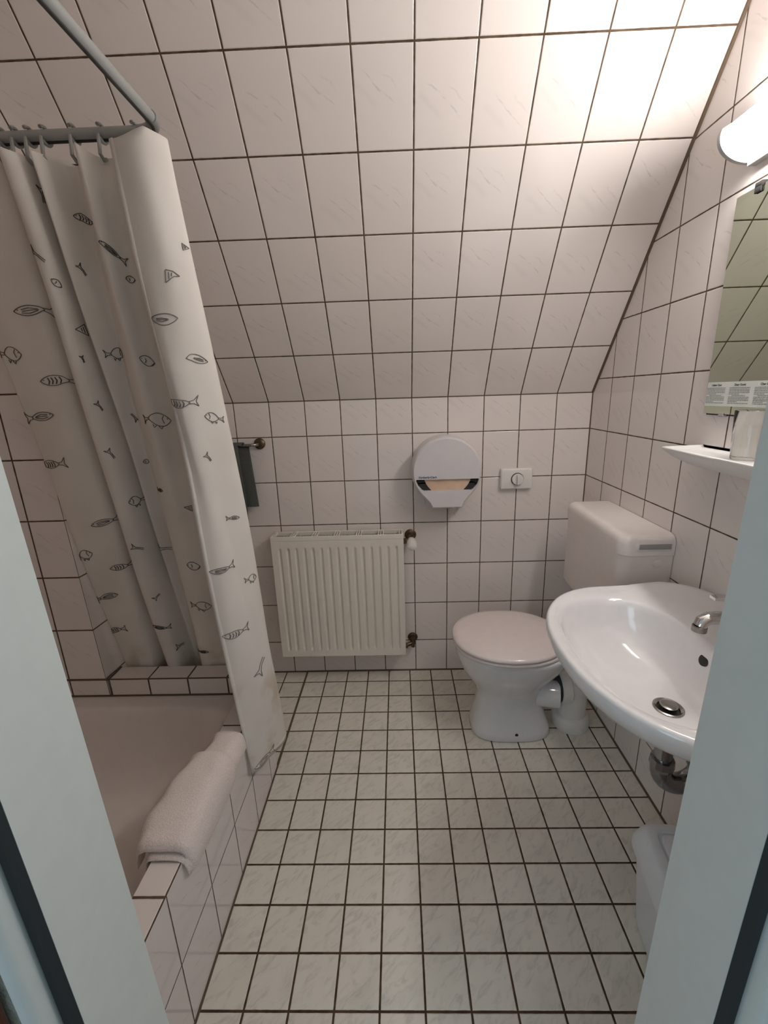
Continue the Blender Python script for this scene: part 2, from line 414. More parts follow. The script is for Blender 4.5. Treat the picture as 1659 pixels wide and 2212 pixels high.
# silicone / grout joints in the corners
TRIM = [0]
def joint(a, b, r=.004):
    TRIM[0] += 1; bm = bmesh.new(); tube(bm, [a, b], r, 8); struct(obj('trim_%d' % TRIM[0], bm, M['grout']))
joint((AX, 0, .001), (WX, 0, .001), .005); joint((WX, 0, 0), (WX, DY, 0), .0055); joint((WX, 0, 0), (WX, 0, ZE), .003)
joint((WX-.001, 0, ZE), (WX-.001, yt, CEIL), .0062); joint((TX, -.0005, ZE), (WX, -.0005, ZE), .0018)
joint((AX, 0, 0), (AX, DY, 0), .0045); joint((TX, NY, LZ), (NX, NY, LZ), .0035); joint((NX, NY, LZ), (NX, NY+.067, LZ), .003); joint((NX, 0, 0), (AX, 0, 0), .005)
joint((NX, NY, LZ), (AX, NY, LZ), .0022)

# door frame: reveal, rebate with rubber gasket, narrow casing
fr = thing('door_1', ((DL+DR)/2, DY, 0), '', ''); del fr['label']; del fr['category']; struct(fr)
LN = {-1: -.030, 1: .020}     # jambs lean outward toward the top, standing in for lens distortion
for s, X in ((-1, DL), (1, DR)):
    bm = bmesh.new()
    pr = [(X, DY+.012), (X, -1.545), (X+s*.0125, -1.545), (X+s*.0125, -1.566), (X+s*.015, -1.571), (X+s*.018, -1.5735), (X+s*.027, -1.5735), (X+s*.029, -1.570), (X+s*.029, DW-.0005), (X+s*.024, DW-.0005), (X+s*.024, DY), (X+s*.05, DY), (X+s*.05, DY+.012)]
    loft(bm, [[(x+LN[s]*(zz-1), y, zz) for x, y in pr] for zz in (0, DT)]); obj('door_jamb', bm, M['frame'], fr, ang=50)
    bm = bmesh.new(); pg = [(X+s*.0005, -1.5452), (X+s*.0125, -1.5452), (X+s*.0125, -1.553), (X+s*.009, -1.5555), (X+s*.004, -1.5535)]
    loft(bm, [[(x+LN[s]*(zz-1), y, zz) for x, y in pg] for zz in (0, DT)]); obj('gasket', bm, M['gasket'], fr, smooth=False)
bm = bmesh.new(); box(bm, DL-.055, DR+.055, -1.545, DY+.012, DT, DT+.06); box(bm, DL-.029, DR+.029, -1.5735, -1.5448, DT+.012, DT+.06)
obj('lintel', bm, M['frame'], fr, smooth=False)
# ================================================================ bathtub with tiled apron
RZ = .374; IX = -.765
tub = thing('bathtub', (-1.1, -1.0, 0), 'built-in white enamel bathtub with a low tiled front, left of the floor', 'bathtub')
bm = bmesh.new()
cx, cy = (TX+IX)/2, (NY+DY)/2; hx, hy = (IX-TX)/2, (NY-DY)/2
def rr(sx0, sx1, sy0, sy1, z, n):
    x0, x1, y0, y1 = TX+sx0, IX-sx1, DY+sy0, NY-sy1
    return [(x, y, z) for x, y in sell((x0+x1)/2, (y0+y1)/2, (x1-x0)/2, (y1-y0)/2, n, 96)]
rings = [rr(0, 0, 0, 0, RZ-.02, 40), rr(0, 0, 0, 0, RZ, 40), rr(.045, .004, .06, .048, RZ+.0005, 14), rr(.052, .007, .068, .056, RZ-.003, 10),
         rr(.060, .008, .078, .066, RZ-.012, 10), rr(.072, .010, .10, .085, RZ-.05, 6), rr(.09, .022, .13, .12, RZ-.13, 5), rr(.11, .045, .16, .17, RZ-.20, 4.5),
         rr(.14, .11, .20, .23, RZ-.235, 4), rr(.20, .17, .27, .30, RZ-.245, 3.5), rr(.33, .3, .37, .37, RZ-.248, 2)]
loft(bm, rings, False, True); obj('basin', bm, M['white_enamel'], tub, ang=60)
bm = bmesh.new(); box(bm, IX, AX, DY, NY, 0, .385)
for f in bm.faces:
    f.normal_update(); f.material_index = 1 if f.normal.z > .5 else 0
obj('tiled_apron', bm, [M['t_apron'], M['t_atop']], tub, smooth=False)
bm = bmesh.new(); tube(bm, [(IX-.001, NY, RZ+.002), (TX, NY, RZ+.002)], .0035, 8); tube(bm, [(IX-.0005, NY, RZ+.001), (IX-.0005, DY, RZ+.001)], .002, 8)
obj('sealant', bm, M['grout'], tub)

# ================================================================ white terry mat over the tub edge
bm = bmesh.new()
def matlay(y0, y1, over, th, base, inn, outn, ny=34, seed=1):
    """folded cloth lying over the apron top: closed loop section swept along y"""
    rnd = random.Random(seed); ph = [rnd.random()*6 for _ in range(6)]; rings = []
    for j in range(ny+1):
        f = j/ny; y = y0+(y1-y0)*f
        e = min(f, 1-f)*ny/3.0; e = min(1, e); sq = math.sqrt(max(0, 1-(1-e)**2))
        wv = .009*math.sin(y*22+ph[0])+.005*math.sin(y*61+ph[1])-.012*f*f
        A = [(-inn[0]+wv-.0, inn[1]), (-inn[0]+.004+wv, base+.002), (-.762+wv*.5, base+.006+.002*math.sin(y*40+ph[2])), (-.735, base+.006+.003*math.sin(y*33+ph[3])), (AX-.008, base+.005), (AX+.006, base-.004), (AX+.011, outn-.0+.01*math.sin(y*14+ph[4]))]
        top = [(x+(-.4 if i < 1 else (.5 if i > 4 else 0))*th*sq+(-th*.5*sq if i == 1 else 0), z+(th*sq if 0 < i < 6 else 0)) for i, (x, z) in enumerate(A)]
        top[0] = (A[0][0]-th*.8*sq, A[0][1]); top[-1] = (A[-1][0]+th*.7*sq, A[-1][1]); top[-2] = (A[-2][0]+th*.5*sq, A[-2][1]+th*.8*sq)
        loop = A[::-1]+top
        rings.append([(x, y, z) for x, z in loop])
    loft(bm, rings)
matlay(-.812, -1.172, 0, .011, .3855, (.778, .356), .352, seed=3)
matlay(-.905, -1.164, 0, .017, .4025, (.798, .352), .338, seed=9)
bmesh.ops.subdivide_edges(bm, edges=bm.edges, cuts=1, use_grid_fill=True)
bmesh.ops.smooth_vert(bm, verts=bm.verts, factor=.5, use_axis_x=True, use_axis_y=True, use_axis_z=True)
bmesh.ops.smooth_vert(bm, verts=bm.verts, factor=.5, use_axis_x=True, use_axis_y=True, use_axis_z=True)
tag(obj('bath_mat', bm, M['towel_white'], ang=80), 'folded white terry bath mat draped over the tiled tub edge', 'bath mat')

# ================================================================ curtain rod
rod = thing('curtain_rod', (-.71, -.755, 1.9), 'grey L-shaped shower curtain rod bent around a corner', 'curtain rod')
bm = bmesh.new(); Rr = .05; xr, yr, zr = -.708, -.752, 1.905
pts = [(TX, yr, zr), (-1.2, yr, zr), (xr-Rr, yr, zr)]+[Vector((xr-Rr, yr-Rr, zr))+Vector((math.sin(a)*Rr, math.cos(a)*Rr, 0)) for a in [PI/2*k/10 for k in range(1, 10)]]+[(xr, yr-Rr, zr), (xr+.002, -1.1, zr), (xr+.004, DY, zr)]
tube(bm, pts, .0115, 20); obj('pole', bm, M['rod'], rod)
bm = bmesh.new()
p2 = [(p[0], p[1], zr-.0122) for p in [tuple(q) for q in pts]]
tube(bm, p2, .0032, 6); obj('glide_slot', bm, M['dark_in'], rod)
bm = bmesh.new()
brk = [Vector((xr-Rr, yr-Rr, zr))+Vector((math.sin(a)*(Rr+.001), math.cos(a)*(Rr+.001), 0)) for a in [PI/2*k/10 for k in range(0, 11)]]
tube(bm, brk, .0132, 16); obj('corner_elbow', bm, M['hook'], rod, ang=50)

# ================================================================ shower curtain
cur = thing('shower_curtain', (-.95, -.75, 1.87), 'off-white shower curtain printed with line-drawn fish, hanging in folds into the tub corner', 'shower curtain')
bm = bmesh.new(); NU, NW = 190, 90
def ruf(t, w): return CS(t, w)
G = [[bm.verts.new(CS(18*i/NU, j/NW)) for j in range(NW+1)] for i in range(NU+1)]
for i in range(NU):
    for j in range(NW): bm.faces.new((G[i][j], G[i+1][j], G[i+1][j+1], G[i][j+1]))
# hems: stitched double edge along the free end and the bottom
def cnorm(t, w, toward=(-.213, -1.84, 1.34)):
    a = Vector(CS(t, w)); du = Vector(CS(t+.02, w))-Vector(CS(t-.02, w)); dw = Vector(CS(t, w+.004))-Vector(CS(t, w-.004))
    n = du.cross(dw).normalized(); return n
def strip(bm, path, wid, lift, mi=0):
    """flat ribbon on the cloth along a path of (t, w)"""
    P3 = [Vector(CS(*p)) for p in path]; L = []
    for i, p in enumerate(P3):
        d = (P3[min(i+1, len(P3)-1)]-P3[max(i-1, 0)])
        if d.length < 1e-7: d = Vector((1, 0, 0))
        n = cnorm(*path[i]); n = n if n.dot(Vector((.25, -1, 0))) > 0 else -n
        s = d.normalized().cross(n)*wid/2
        L.append((bm.verts.new(p+n*lift+s), bm.verts.new(p+n*lift-s)))
    for a, b in zip(L, L[1:]):
        f = bm.faces.new((a[0], a[1], b[1], b[0])); f.material_index = mi
strip(bm, [(17.88, k/60) for k in range(61)], .011, .0012)
strip(bm, [(18*k/160, .992) for k in range(161)], .014, .0011)
# fish print
def fish(kind):
    body = []; n = 14
    def leaf(L0, L1, h, k=n): return [(L0+(L1-L0)*i/k, h*math.sin(PI*i/k)**.75) for i in range(k+1)]
    o = []
    if kind in ('bars', 'long', 'chub', 'body', 'head'):
        h = {'bars': .135, 'long': .12, 'chub': .24, 'body': .2, 'head': .3}[kind]
        e = {'bars': .24, 'long': .26, 'chub': .2, 'body': .45, 'head': .3}[kind]
        up = leaf(-.5, e, h); dn = [(x, -y) for x, y in leaf(-.5, e, h*.85)]
        o += [up, dn]
    if kind in ('bars', 'long', 'chub'):
        e = {'bars': .24, 'long': .26, 'chub': .2}[kind]
        o += [[(e-.03, .03), (.36, .05), (.5, .17)], [(e-.03, -.03), (.36, -.05), (.5, -.15)], [(.5, .17), (.43, 0), (.5, -.15)]]
    if kind in ('bars',):
        for x in (-.26, -.16, -.06, .04): o.append([(x-.015, .085), (x+.02, 0), (x-.015, -.08)]); o.append([(x, .08), (x+.035, 0), (x, -.075)])
    if kind in ('long', 'body'):
        o += [[(-.3, .035), (-.1, .065), (.12, .02)], [(-.28, 0), (-.05, .012), (.14, 0)], [(-.3, -.035), (-.1, -.055), (.12, -.015)]]
    if kind == 'chub':
        o += [[(-.3, .16), (-.23, .05), (-.27, -.1)], [(-.2, -.2), (-.14, -.3), (-.06, -.21)], [(.0, -.19), (.08, -.28), (.1, -.17)], [(-.42, .05), (-.4, .07), (-.39, .05)]]
    if kind in ('bars', 'long', 'body', 'head'): o += [[(-.41, .025), (-.395, .035), (-.38, .025)]]
    if kind == 'head': o += [[(-.2, .12), (-.14, 0), (-.2, -.12)], [(.3, .05), (.1, -.2)]]
    if kind == 'tail': o += [[(-.5, .05), (-.1, .1), (.2, .08), (.5, .35)], [(-.5, -.1), (-.1, -.02), (.2, -.08), (.5, -.3)], [(.5, .35), (.35, 0), (.5, -.3)]]
    if kind == 'tri': o += [[(-.5, 0), (.4, .4), (.5, -.4), (-.5, 0)], [(.0, .12), (.05, -.1)], [(.2, .2), (.25, -.2)]]
    return o
def dens(poly, st=.05):
    out = [poly[0]]
    for a, b in zip(poly, poly[1:]):
        k = max(1, int(math.hypot(b[0]-a[0], b[1]-a[1])/st))
        for i in range(1, k+1): out.append((a[0]+(b[0]-a[0])*i/k, a[1]+(b[1]-a[1])*i/k))
    return out
for (t0, w0, ang, L, kind, hd) in FISH:
    if t0 > 14.6: ang += 20*w0
    ca, sa = math.cos(math.radians(-ang)), math.sin(math.radians(-ang))
    hgt = ztop(t0)-zbot(t0); back = t0 > 14.6
    for poly in fish(kind):
        path = []
        for x, y in dens(poly):
            x *= -hd                                     # heads point left for hd = -1
            X_, Y_ = (x*ca-y*sa)*L, (x*sa+y*ca)*L
            # walk along the cloth
            t = t0; rem = abs(X_); sg = 1 if X_ > 0 else -1
            tx = CS(t0+.05, w0)[0]-CS(t0-.05, w0)[0]
            flow = (1 if not back else -1)*sg
            while rem > 1e-5 and 0 <= t <= 18:
                d = (Vector(CS(t+.05*flow, w0))-Vector(CS(t, w0))).length+1e-6
                stp = min(rem, .002); t += flow*.05*stp/d; rem -= stp
            path.append((min(max(t, 0), 18), w0-Y_/hgt))
        strip(bm, path, .00145, .0016, 2 if back else 1)
o = obj('cloth', bm, [M['cloth'], M['ink'], M['ink_light']], cur, ang=180)
md = o.modifiers.new('thickness', 'SOLIDIFY'); md.thickness = .0012; md.offset = 0
for k, tt in enumerate((2.55, 4.3, 5.6, 7.3, 9.3, 11.2, 12.6)):
    p = CS(tt, 0); bm = bmesh.new(); x = p[0]
    if tt < 14:
        ring = [(x, yr+math.cos(a)*.0165, zr+math.sin(a)*.0165) for a in [PI*.75-2*PI*.80*i/16 for i in range(17)]]
        tube(bm, ring+[(x+.001, yr-.018, zr-.03), (x+.002, yr-.022, zr-.048), (x+.003, yr-.012, zr-.056), (x+.003, yr-.004, zr-.05)], .0038, 8)
    else:
        ring = [(xr+math.cos(a)*.0165, yr-.08, zr+math.sin(a)*.0165) for a in [PI*.5-2*PI*.9*i/16 for i in range(17)]]
        tube(bm, ring+[(xr, yr-.06, zr-.04)], .0035, 8)
    obj('hook', bm, M['hook'], cur)

# ================================================================ grey towel and its rail
rail = thing('towel_rail', (-.815, 0, 1.15), 'small tarnished metal towel rail on the back wall', 'towel rail')
bm = bmesh.new(); lathe(bm, (-.815, 0, 1.148), (0, -1, 0), [(0, .024), (.008, .024), (.014, .018), (.016, .010)], 28); obj('rosette', bm, M['bronze'], rail)
bm = bmesh.new(); tube(bm, [(-.815, -.01, 1.148), (-.815, -.045, 1.148), (-.825, -.056, 1.148), (-.845, -.06, 1.148), (-1.15, -.06, 1.148), (-1.165, -.055, 1.148), (-1.17, -.04, 1.148), (-1.17, 0, 1.148)], .0065, 12)
obj('bar', bm, M['chrome_dull'], rail)
bm = bmesh.new()
def towel_sheet(x0, x1, prof, th, ph):
    rings = []
    for j in range(25):
        f = j/24; x = x0+(x1-x0)*f; L = []
        for i, (y, z) in enumerate(prof):
            L.append((x+.004*math.sin(i*1.3+ph)+(-.012 if i > len(prof)-4 else 0)*(f-.5), y+.003*math.sin(f*17+i*.5+ph), z))
        R_ = [(a[0], a[1]-th, a[2]) for a in L]
        rings.append(L+R_[::-1])
    loft(bm, rings)
towel_sheet(-1.14, -.876, [(-.074, .828), (-.077, .93), (-.078, 1.03), (-.076, 1.12), (-.071, 1.150)], .008, 0)
towel_sheet(-1.135, -.842, [(-.030, .875), (-.032, .95), (-.036, 1.05), (-.044, 1.13), (-.049, 1.150)], .008, 2)
bmesh.ops.recalc_face_normals(bm, faces=bm.faces)
rr2 = []
for j in range(25):
    x = -1.139+(-.868+1.139)*j/24
    rr2.append([(x, -.060-math.cos(a)*.0205, 1.150+math.sin(a)*.0115) for a in [PI*i/10 for i in range(11)]]+[(x, -.060-math.cos(a)*.0095, 1.150+math.sin(a)*.0085) for a in [PI*i/10 for i in range(10, -1, -1)]])
loft(bm, rr2)
tag(obj('hand_towel', bm, M['towel_grey'], ang=70), 'dark grey towel hanging folded over the rail beside the curtain', 'towel')

# ================================================================ radiator
rad = thing('radiator', (-.49, -.06, .15), 'cream white ribbed panel radiator on the back wall', 'radiator')
rx0, rx1, rz0, rz1, ryf = -.783, -.203, .153, .733, -.10
bm = bmesh.new(); NXc, pitch = 300, .0375; n0 = 15
z_list = [rz0+.004, rz0+.012, rz0+.04, rz0+.048, rz0+.054, rz0+.062]+[rz0+.062+(rz1-.104-rz0-.062+.0)*k/6 for k in range(1, 7)]+[rz1-.036-.008+.0, rz1-.036, rz1-.03, rz1-.004]
z_list = sorted(set([rz0+.002, rz0+.03, rz0+.036, rz0+.044, rz0+.05, .3, .45, .6, rz1-.052, rz1-.046, rz1-.038, rz1-.032, rz1-.002]))
def prof(x, z):
    lo, hi = rz0+.033, rz1-.035
    f = min(max((z-lo)/.014, 0), 1)*min(max((hi-z)/.014, 0), 1); f = f*f*(3-2*f)
    if not (rx0+.018 < x < rx1-.012): return 0
    u = ((x-rx0-.018)/((rx1-rx0-.030)/n0)) % 1
    g = max(0, 1-abs(u-.5)/.24); g = g*g*(3-2*g)
    return f*(g*.010)
V = [[bm.verts.new((rx0+(rx1-rx0)*i/NXc, ryf+prof(rx0+(rx1-rx0)*i/NXc, z), z)) for z in z_list] for i in range(NXc+1)]
for i in range(NXc):
    for j in range(len(z_list)-1): bm.faces.new((V[i][j], V[i+1][j], V[i+1][j+1], V[i][j+1]))
# back skin closes the panel
Bv = [bm.verts.new(p) for p in ((rx0, ryf+.02, z_list[0]), (rx1, ryf+.02, z_list[0]), (rx1, ryf+.02, z_list[-1]), (rx0, ryf+.02, z_list[-1]))]
bm.faces.new(Bv)
bm.faces.new([V[i][0] for i in range(NXc+1)]+[Bv[1], Bv[0]]); bm.faces.new([V[i][-1] for i in range(NXc, -1, -1)]+[Bv[3], Bv[2]])
bm.faces.new([V[0][j] for j in range(len(z_list)-1, -1, -1)]+[Bv[0], Bv[3]]); bm.faces.new([V[-1][j] for j in range(len(z_list))]+[Bv[2], Bv[1]])
obj('front_panel', bm, M['radiator'], rad, ang=60)
bm = bmesh.new(); box(bm, rx0+.004, rx1-.004, -.045, -.028, rz0+.01, rz1-.02, .003); obj('back_panel', bm, M['radiator'], rad)
bm = bmesh.new(); box(bm, rx0-.002, rx0+.004, ryf+.004, -.022, rz0, rz1+.004, .0015); obj('side_cover', bm, M['radiator'], rad)
bm = bmesh.new(); box(bm, rx1-.004, rx1+.002, ryf+.004, -.022, rz0, rz1+.004, .0015); obj('side_cover', bm, M['radiator'], rad)
bm = bmesh.new(); zt = rz1+.018
box(bm, rx0-.001, rx1+.001, ryf-.001, ryf+.006, rz1-.002, zt, .0015); box(bm, rx0-.001, rx1+.001, -.031, -.023, rz1-.002, zt, .0015)
cw = (rx1-rx0)/6
for k in range(7):
    for dx in ((-.010, 0, .010) if 0 < k < 6 else ((.004, .015) if k == 0 else (-.004, -.015))):
        xx = rx0+cw*k+dx; box(bm, xx-.0022, xx+.0022, ryf+.004, -.028, zt-.008, zt, 0)
obj('top_grille', bm, M['radiator'], rad, smooth=False)
bm = bmesh.new()
for k in range(46):
    x = rx0+.012+k*(rx1-rx0-.024)/45
    a, b = prism(bm, [(x, ryf+.022, rz1-.02), (x+.0012, ryf+.022, rz1-.02), (x+.0012, ryf+.022, rz1+.006), (x, ryf+.022, rz1+.006)], (.006, .03, 0))
for zz in (.0, .012): box(bm, rx0+.006, rx1-.006, ryf+.02, -.046, rz1-.03-zz, rz1-.027-zz)
obj('convector_fins', bm, M['fins'], rad, smooth=False)
VX = -.168
bm = bmesh.new(); lathe(bm, (VX, 0, .716), (0, -1, 0), [(0, .026), (.004, .026), (.008, .02), (.010, .012), (.035, .012)], 26); tube(bm, [(VX, -.03, .716), (VX, -.045, .712), (VX, -.055, .706)], .013, 14)
tube(bm, [(VX, -.05, .704), (rx1-.003, -.055, .704)], .010, 14); lathe(bm, (rx1+.002, -.055, .704), (1, 0, 0), [(0, .014), (.012, .014)], 6)
v = obj('supply_valve', bm, M['bronze'], rad)
bm = bmesh.new(); lathe(bm, (VX+.002, -.055, .706), (0.03, -1, -.10), [(0, .014), (.004, .018), (.016, .0195), (.020, .0215), (.050, .0215), (.056, .0205), (.066, .0185), (.070, .012), (.071, .003)], 30)
for k in range(10):
    a = 2*PI*k/10; box(bm, VX+.003+math.cos(a)*.0205-.002, VX+.003+math.cos(a)*.0205+.002, -.105, -.082, .700+math.sin(a)*.0205-.002, .700+math.sin(a)*.0205+.002, .0008)
obj('thermostat_knob', bm, M['white_plastic'], v)
bm = bmesh.new(); lathe(bm, (VX+.002, 0, .188), (0, -1, 0), [(0, .024), (.004, .024), (.008, .018), (.010, .011), (.032, .011)], 26)
lathe(bm, (VX+.002, -.032, .188), (0, 0, -1), [(-.014, .010), (-.010, .0125), (.016, .0125), (.018, .009), (.034, .009)], 18)
tube(bm, [(VX, -.034, .178), (VX-.012, -.04, .174), (rx1-.002, -.05, .172)], .0095, 14); lathe(bm, (rx1+.0, -.05, .172), (1, 0, 0), [(0, .014), (.012, .014)], 6)
obj('return_valve', bm, M['bronze'], rad)

# ================================================================ jumbo toilet paper dispenser
DX, DZ, DYF = -.0165, 1.0225, -.118
dis = thing('toilet_paper_dispenser', (DX, 0, DZ), 'round white jumbo toilet paper dispenser with a dark slot window on the back wall', 'paper dispenser')
out = []
for k in range(72):
    a = math.radians(-48)+(math.radians(276))*k/71; out.append((DX+.1445*math.cos(a), DZ+.1445*math.sin(a)))
out += [(DX-.072, DZ-.135), (DX-.060, DZ-.158), (DX+.066, DZ-.158), (DX+.076, DZ-.135)]
def sc(pts, k): return [(DX+(x-DX)*k, DZ-.01+(z-DZ+.01)*k) for x, z in pts]
win = [(DX-.124, DZ-.030), (DX-.040, DZ-.030), (DX+.04, DZ-.030), (DX+.130, DZ-.030), (DX+.134, DZ-.034), (DX+.124, DZ-.056), (DX+.110, DZ-.074), (DX+.102, DZ-.078), (DX+.03, DZ-.078), (DX-.03, DZ-.078), (DX-.094, DZ-.078), (DX-.102, DZ-.074), (DX-.119, DZ-.054), (DX-.128, DZ-.034)]
bm = bmesh.new()
rings = [[(x, -.001, z) for x, z in sc(out, 1.0)], [(x, -.075, z) for x, z in sc(out, 1.0)], [(x, -.078, z) for x, z in sc(out, .985)], [(x, -.082, z) for x, z in sc(out, .985)], [(x, -.085, z) for x, z in sc(out, 1.0)],
         [(x, -.106, z) for x, z in sc(out, .995)], [(x, -.113, z) for x, z in sc(out, .975)], [(x, DYF, z) for x, z in sc(out, .94)]]
R_ = loft(bm, rings, False, False)
wv1 = [bm.verts.new((x, DYF, z)) for x, z in win]; wv2 = [bm.verts.new((x, DYF+.012, z)) for x, z in win]
e1 = [bm.edges.new((wv1[i], wv1[(i+1) % len(wv1)])) for i in range(len(wv1))]
e2 = [bm.edges.get((R_[-1][i], R_[-1][(i+1) % len(R_[-1])])) for i in range(len(R_[-1]))]
bmesh.ops.triangle_fill(bm, edges=e1+e2, use_beauty=True)
for i in range(len(wv1)):
    j = (i+1) % len(wv1); bm.faces.new((wv1[i], wv1[j], wv2[j], wv2[i]))
obj('housing', bm, M['dispenser'], dis, ang=40)
bm = bmesh.new(); box(bm, DX-.112, DX+.112, -.070, -.066, DZ-.085, DZ+.0); box(bm, DX-.135, DX+.135, -.104, -.100, DZ-.05, DZ-.02); box(bm, DX-.118, DX+.118, -.104, -.100, DZ-.084, DZ-.045); obj('dark_interior', bm, M['dark_in'], dis, smooth=False)
bm = bmesh.new(); lathe(bm, (DX+.004, -.076, DZ-.002), (0, -1, 0), [(0, .101), (.030, .101), (.031, .099)], 60); obj('paper_roll', bm, M['roll'], dis)
bm = bmesh.new(); lathe(bm, (DX+.004, -.106, DZ-.002), (0, -1, 0), [(0, .030), (.004, .030)], 30); obj('spindle', bm, M['dark_in'], dis)
bm = bmesh.new(); box(bm, DX-.085, DX+.085, -.060, -.002, DZ-.158, DZ-.128, .004); obj('bottom_chute', bm, M['dispenser'], dis)
text_mesh('maker_lettering', 'Kimberly-Clark', .0120, Matrix.Translation((DX-.078, DYF-.0006, DZ-.0245)) @ Matrix.Rotation(PI/2, 4, 'X'), M['blue'], dis, bold=True)
bm = bmesh.new()
for ph_ in (0,):
    rings = []
    for k in range(15):
        f = k/14; z = DZ-.150-.052*f; w_ = .030*(1-.15*f)
        cxx = DX+.035-.004*f
        rings.append([(cxx-w_/2+w_*i/12, -.055+.006*math.sin(i*1.1+k*.25)+.01*f, z+.004*math.sin(i*.9)*f) for i in range(13)])
    loft(bm, rings, False, False, closed=False)
o = obj('paper_end', bm, M['tissue'], dis, ang=80); m_ = o.modifiers.new('thickness', 'SOLIDIFY'); m_.thickness = .0008

# ================================================================ rotary switch
sw = thing('wall_switch', (.297, 0, .967), 'white rectangular wall plate with a round turning knob, above the toilet', 'switch')
bm = bmesh.new(); box(bm, .229, .366, -.024, 0, .921, 1.012, .006, 3); obj('plate', bm, M['white_plastic'], sw)
bm = bmesh.new(); lathe(bm, (.300, -.0236, .966), (0, -1, 0), [(0, .0275), (.0015, .0275), (.002, .0265)], 36); obj('knob_ring', bm, M['dark_in'], sw)
bm = bmesh.new(); lathe(bm, (.300, -.0235, .966), (0, -1, 0), [(0, .0245), (.010, .0245), (.012, .023)], 36)
hd = []
for k in range(2): pass
box(bm, .2945, .3035, -.050, -.033, .944, .988, .0035, 3); obj('knob', bm, M['white_plastic'], sw)
# ================================================================ toilet
TCY = -.362
wc = thing('toilet', (.2, TCY, 0), 'white floor-standing ceramic toilet with its lid closed, pointing left', 'toilet')
def ring(xl, xr, ry, z, n=2.3, cy=None, N=72):
    cx = xl+(xr-xl)*.5; return [(x, y, z) for x, y in sell(cx, TCY if cy is None else cy, (xr-xl)/2, ry, n, N)]
bm = bmesh.new()
rings = [ring(.060, .372, .100, 0, 3), ring(.055, .376, .104, .006, 3), ring(.058, .372, .101, .03, 2.8), ring(.072, .350, .092, .09, 2.6), ring(.082, .335, .086, .15, 2.4),
         ring(.078, .335, .090, .19, 2.3), ring(.060, .345, .108, .225, 2.25), ring(.032, .372, .134, .265, 2.2), ring(.010, .405, .155, .305, 2.2), ring(-.003, .425, .168, .345, 2.2),
         ring(-.009, .432, .173, .372, 2.25), ring(-.009, .433, .174, .384, 2.3), ring(-.004, .43, .170, .390, 2.3)]
loft(bm, rings); lathe(bm, (.30, TCY-.01, .165), (1, -.25, 0), [(0, .055), (.06, .053), (.104, .051)], 32)
bowl = obj('bowl', bm, M['ceramic'], wc, ang=70)
bm = bmesh.new()
rings = [ring(-.013, .41, .178, .3915, 2.2), ring(-.017, .414, .182, .395, 2.2), ring(-.017, .414, .182, .403, 2.2), ring(-.013, .41, .178, .4065, 2.2)]
loft(bm, rings); obj('seat', bm, M['toilet_seat'], wc, ang=70)
bm = bmesh.new()
rings = [ring(-.014, .405, .179, .4085, 2.15), ring(-.019, .408, .184, .412, 2.15), ring(-.0185, .408, .1835, .419, 2.15), ring(-.013, .404, .178, .4245, 2.15), ring(.005, .392, .16, .4285, 2.15), ring(.06, .34, .105, .432, 2.1), ring(.15, .25, .04, .433, 2)]
loft(bm, rings); obj('lid', bm, M['toilet_seat'], wc, ang=70)
for y_ in (-.07, .04):
    bm = bmesh.new(); lathe(bm, (.405, TCY+y_, .404), (0, 1, 0), [(0, .011), (.03, .011)], 14); obj('hinge', bm, M['toilet_seat'], wc)
bm = bmesh.new(); lathe(bm, (.222, TCY-.098, .034), (0, -1, -.15), [(-.01, .0065), (.0035, .0065), (.004, .004)], 16); obj('fixing_hole', bm, M['dark_in'], wc)

# cistern
ci = thing('cistern', (.52, -.42, .56), 'white plastic flush cistern on the right wall above the toilet', 'cistern')
def rbox(bm, x0, x1, y0, y1, z0, z1, rad_, n=8, top=.0):
    """box rounded on the room side: plan with rounded front corners"""
    def plan(inset):
        a, b, c, d = x0+inset, x1, y0+inset, y1-inset; P_ = [(b, c)]
        r = max(rad_-inset, .004)
        P_ += [(a+r-r*math.sin(t_), c+r-r*math.cos(t_)) for t_ in [PI/2*k/n for k in range(n+1)]]
        P_ += [(a+r-r*math.cos(t_), d-r+r*math.sin(t_)) for t_ in [PI/2*k/n for k in range(n+1)]]
        P_ += [(b, d)]; return P_
    Z = [(z0, top or .02), (z0+.006, .008), (z0+.02, 0), (z1-.02, 0), (z1-.006, .006), (z1, .02)]
    if top: Z = [(z0, .03), (z0+.010, .012), (z0+.035, 0), (z1, 0)]
    else: Z = [(z0, 0), (z1-.028, 0), (z1-.016, .003), (z1-.007, .009), (z1-.002, .018), (z1, .03)]
    loft(bm, [[(x, y, z) for x, y in plan(i_)] for z, i_ in Z])
bm = bmesh.new(); rbox(bm, .447, WX-.002, -.640, -.207, .562, .846, .034, top=.02); obj('tank', bm, M['cistern'], ci, ang=50)
bm = bmesh.new(); rbox(bm, .444, WX-.002, -.644, -.203, .848, .912, .036); obj('lid', bm, M['cistern'], ci, ang=50)
bm = bmesh.new(); box(bm, .490, .592, -.6475, -.560, .8665, .9005, .004); box(bm, .484, .597, -.6455, -.55, .858, .905, .008, 3); obj('flush_flap', bm, M['cistern'], ci)
bm = bmesh.new(); box(bm, .494, .588, -.6485, -.644, .870, .8865, .001); obj('flush_slot', bm, M['grey_plastic'], ci)
bm = bmesh.new(); lathe(bm, (.557, -.6385, .822), (0, -1, 0), [(0, .013), (.004, .013), (.005, .011)], 24); obj('side_cap', bm, M['cistern'], ci)
bm = bmesh.new(); tube(bm, [(.535, -.40, .57), (.535, -.40, .40), (.53, -.395, .36), (.50, -.385, .345), (.436, -.377, .343)], .022, 20); obj('flush_pipe', bm, M['white_plastic'], ci)

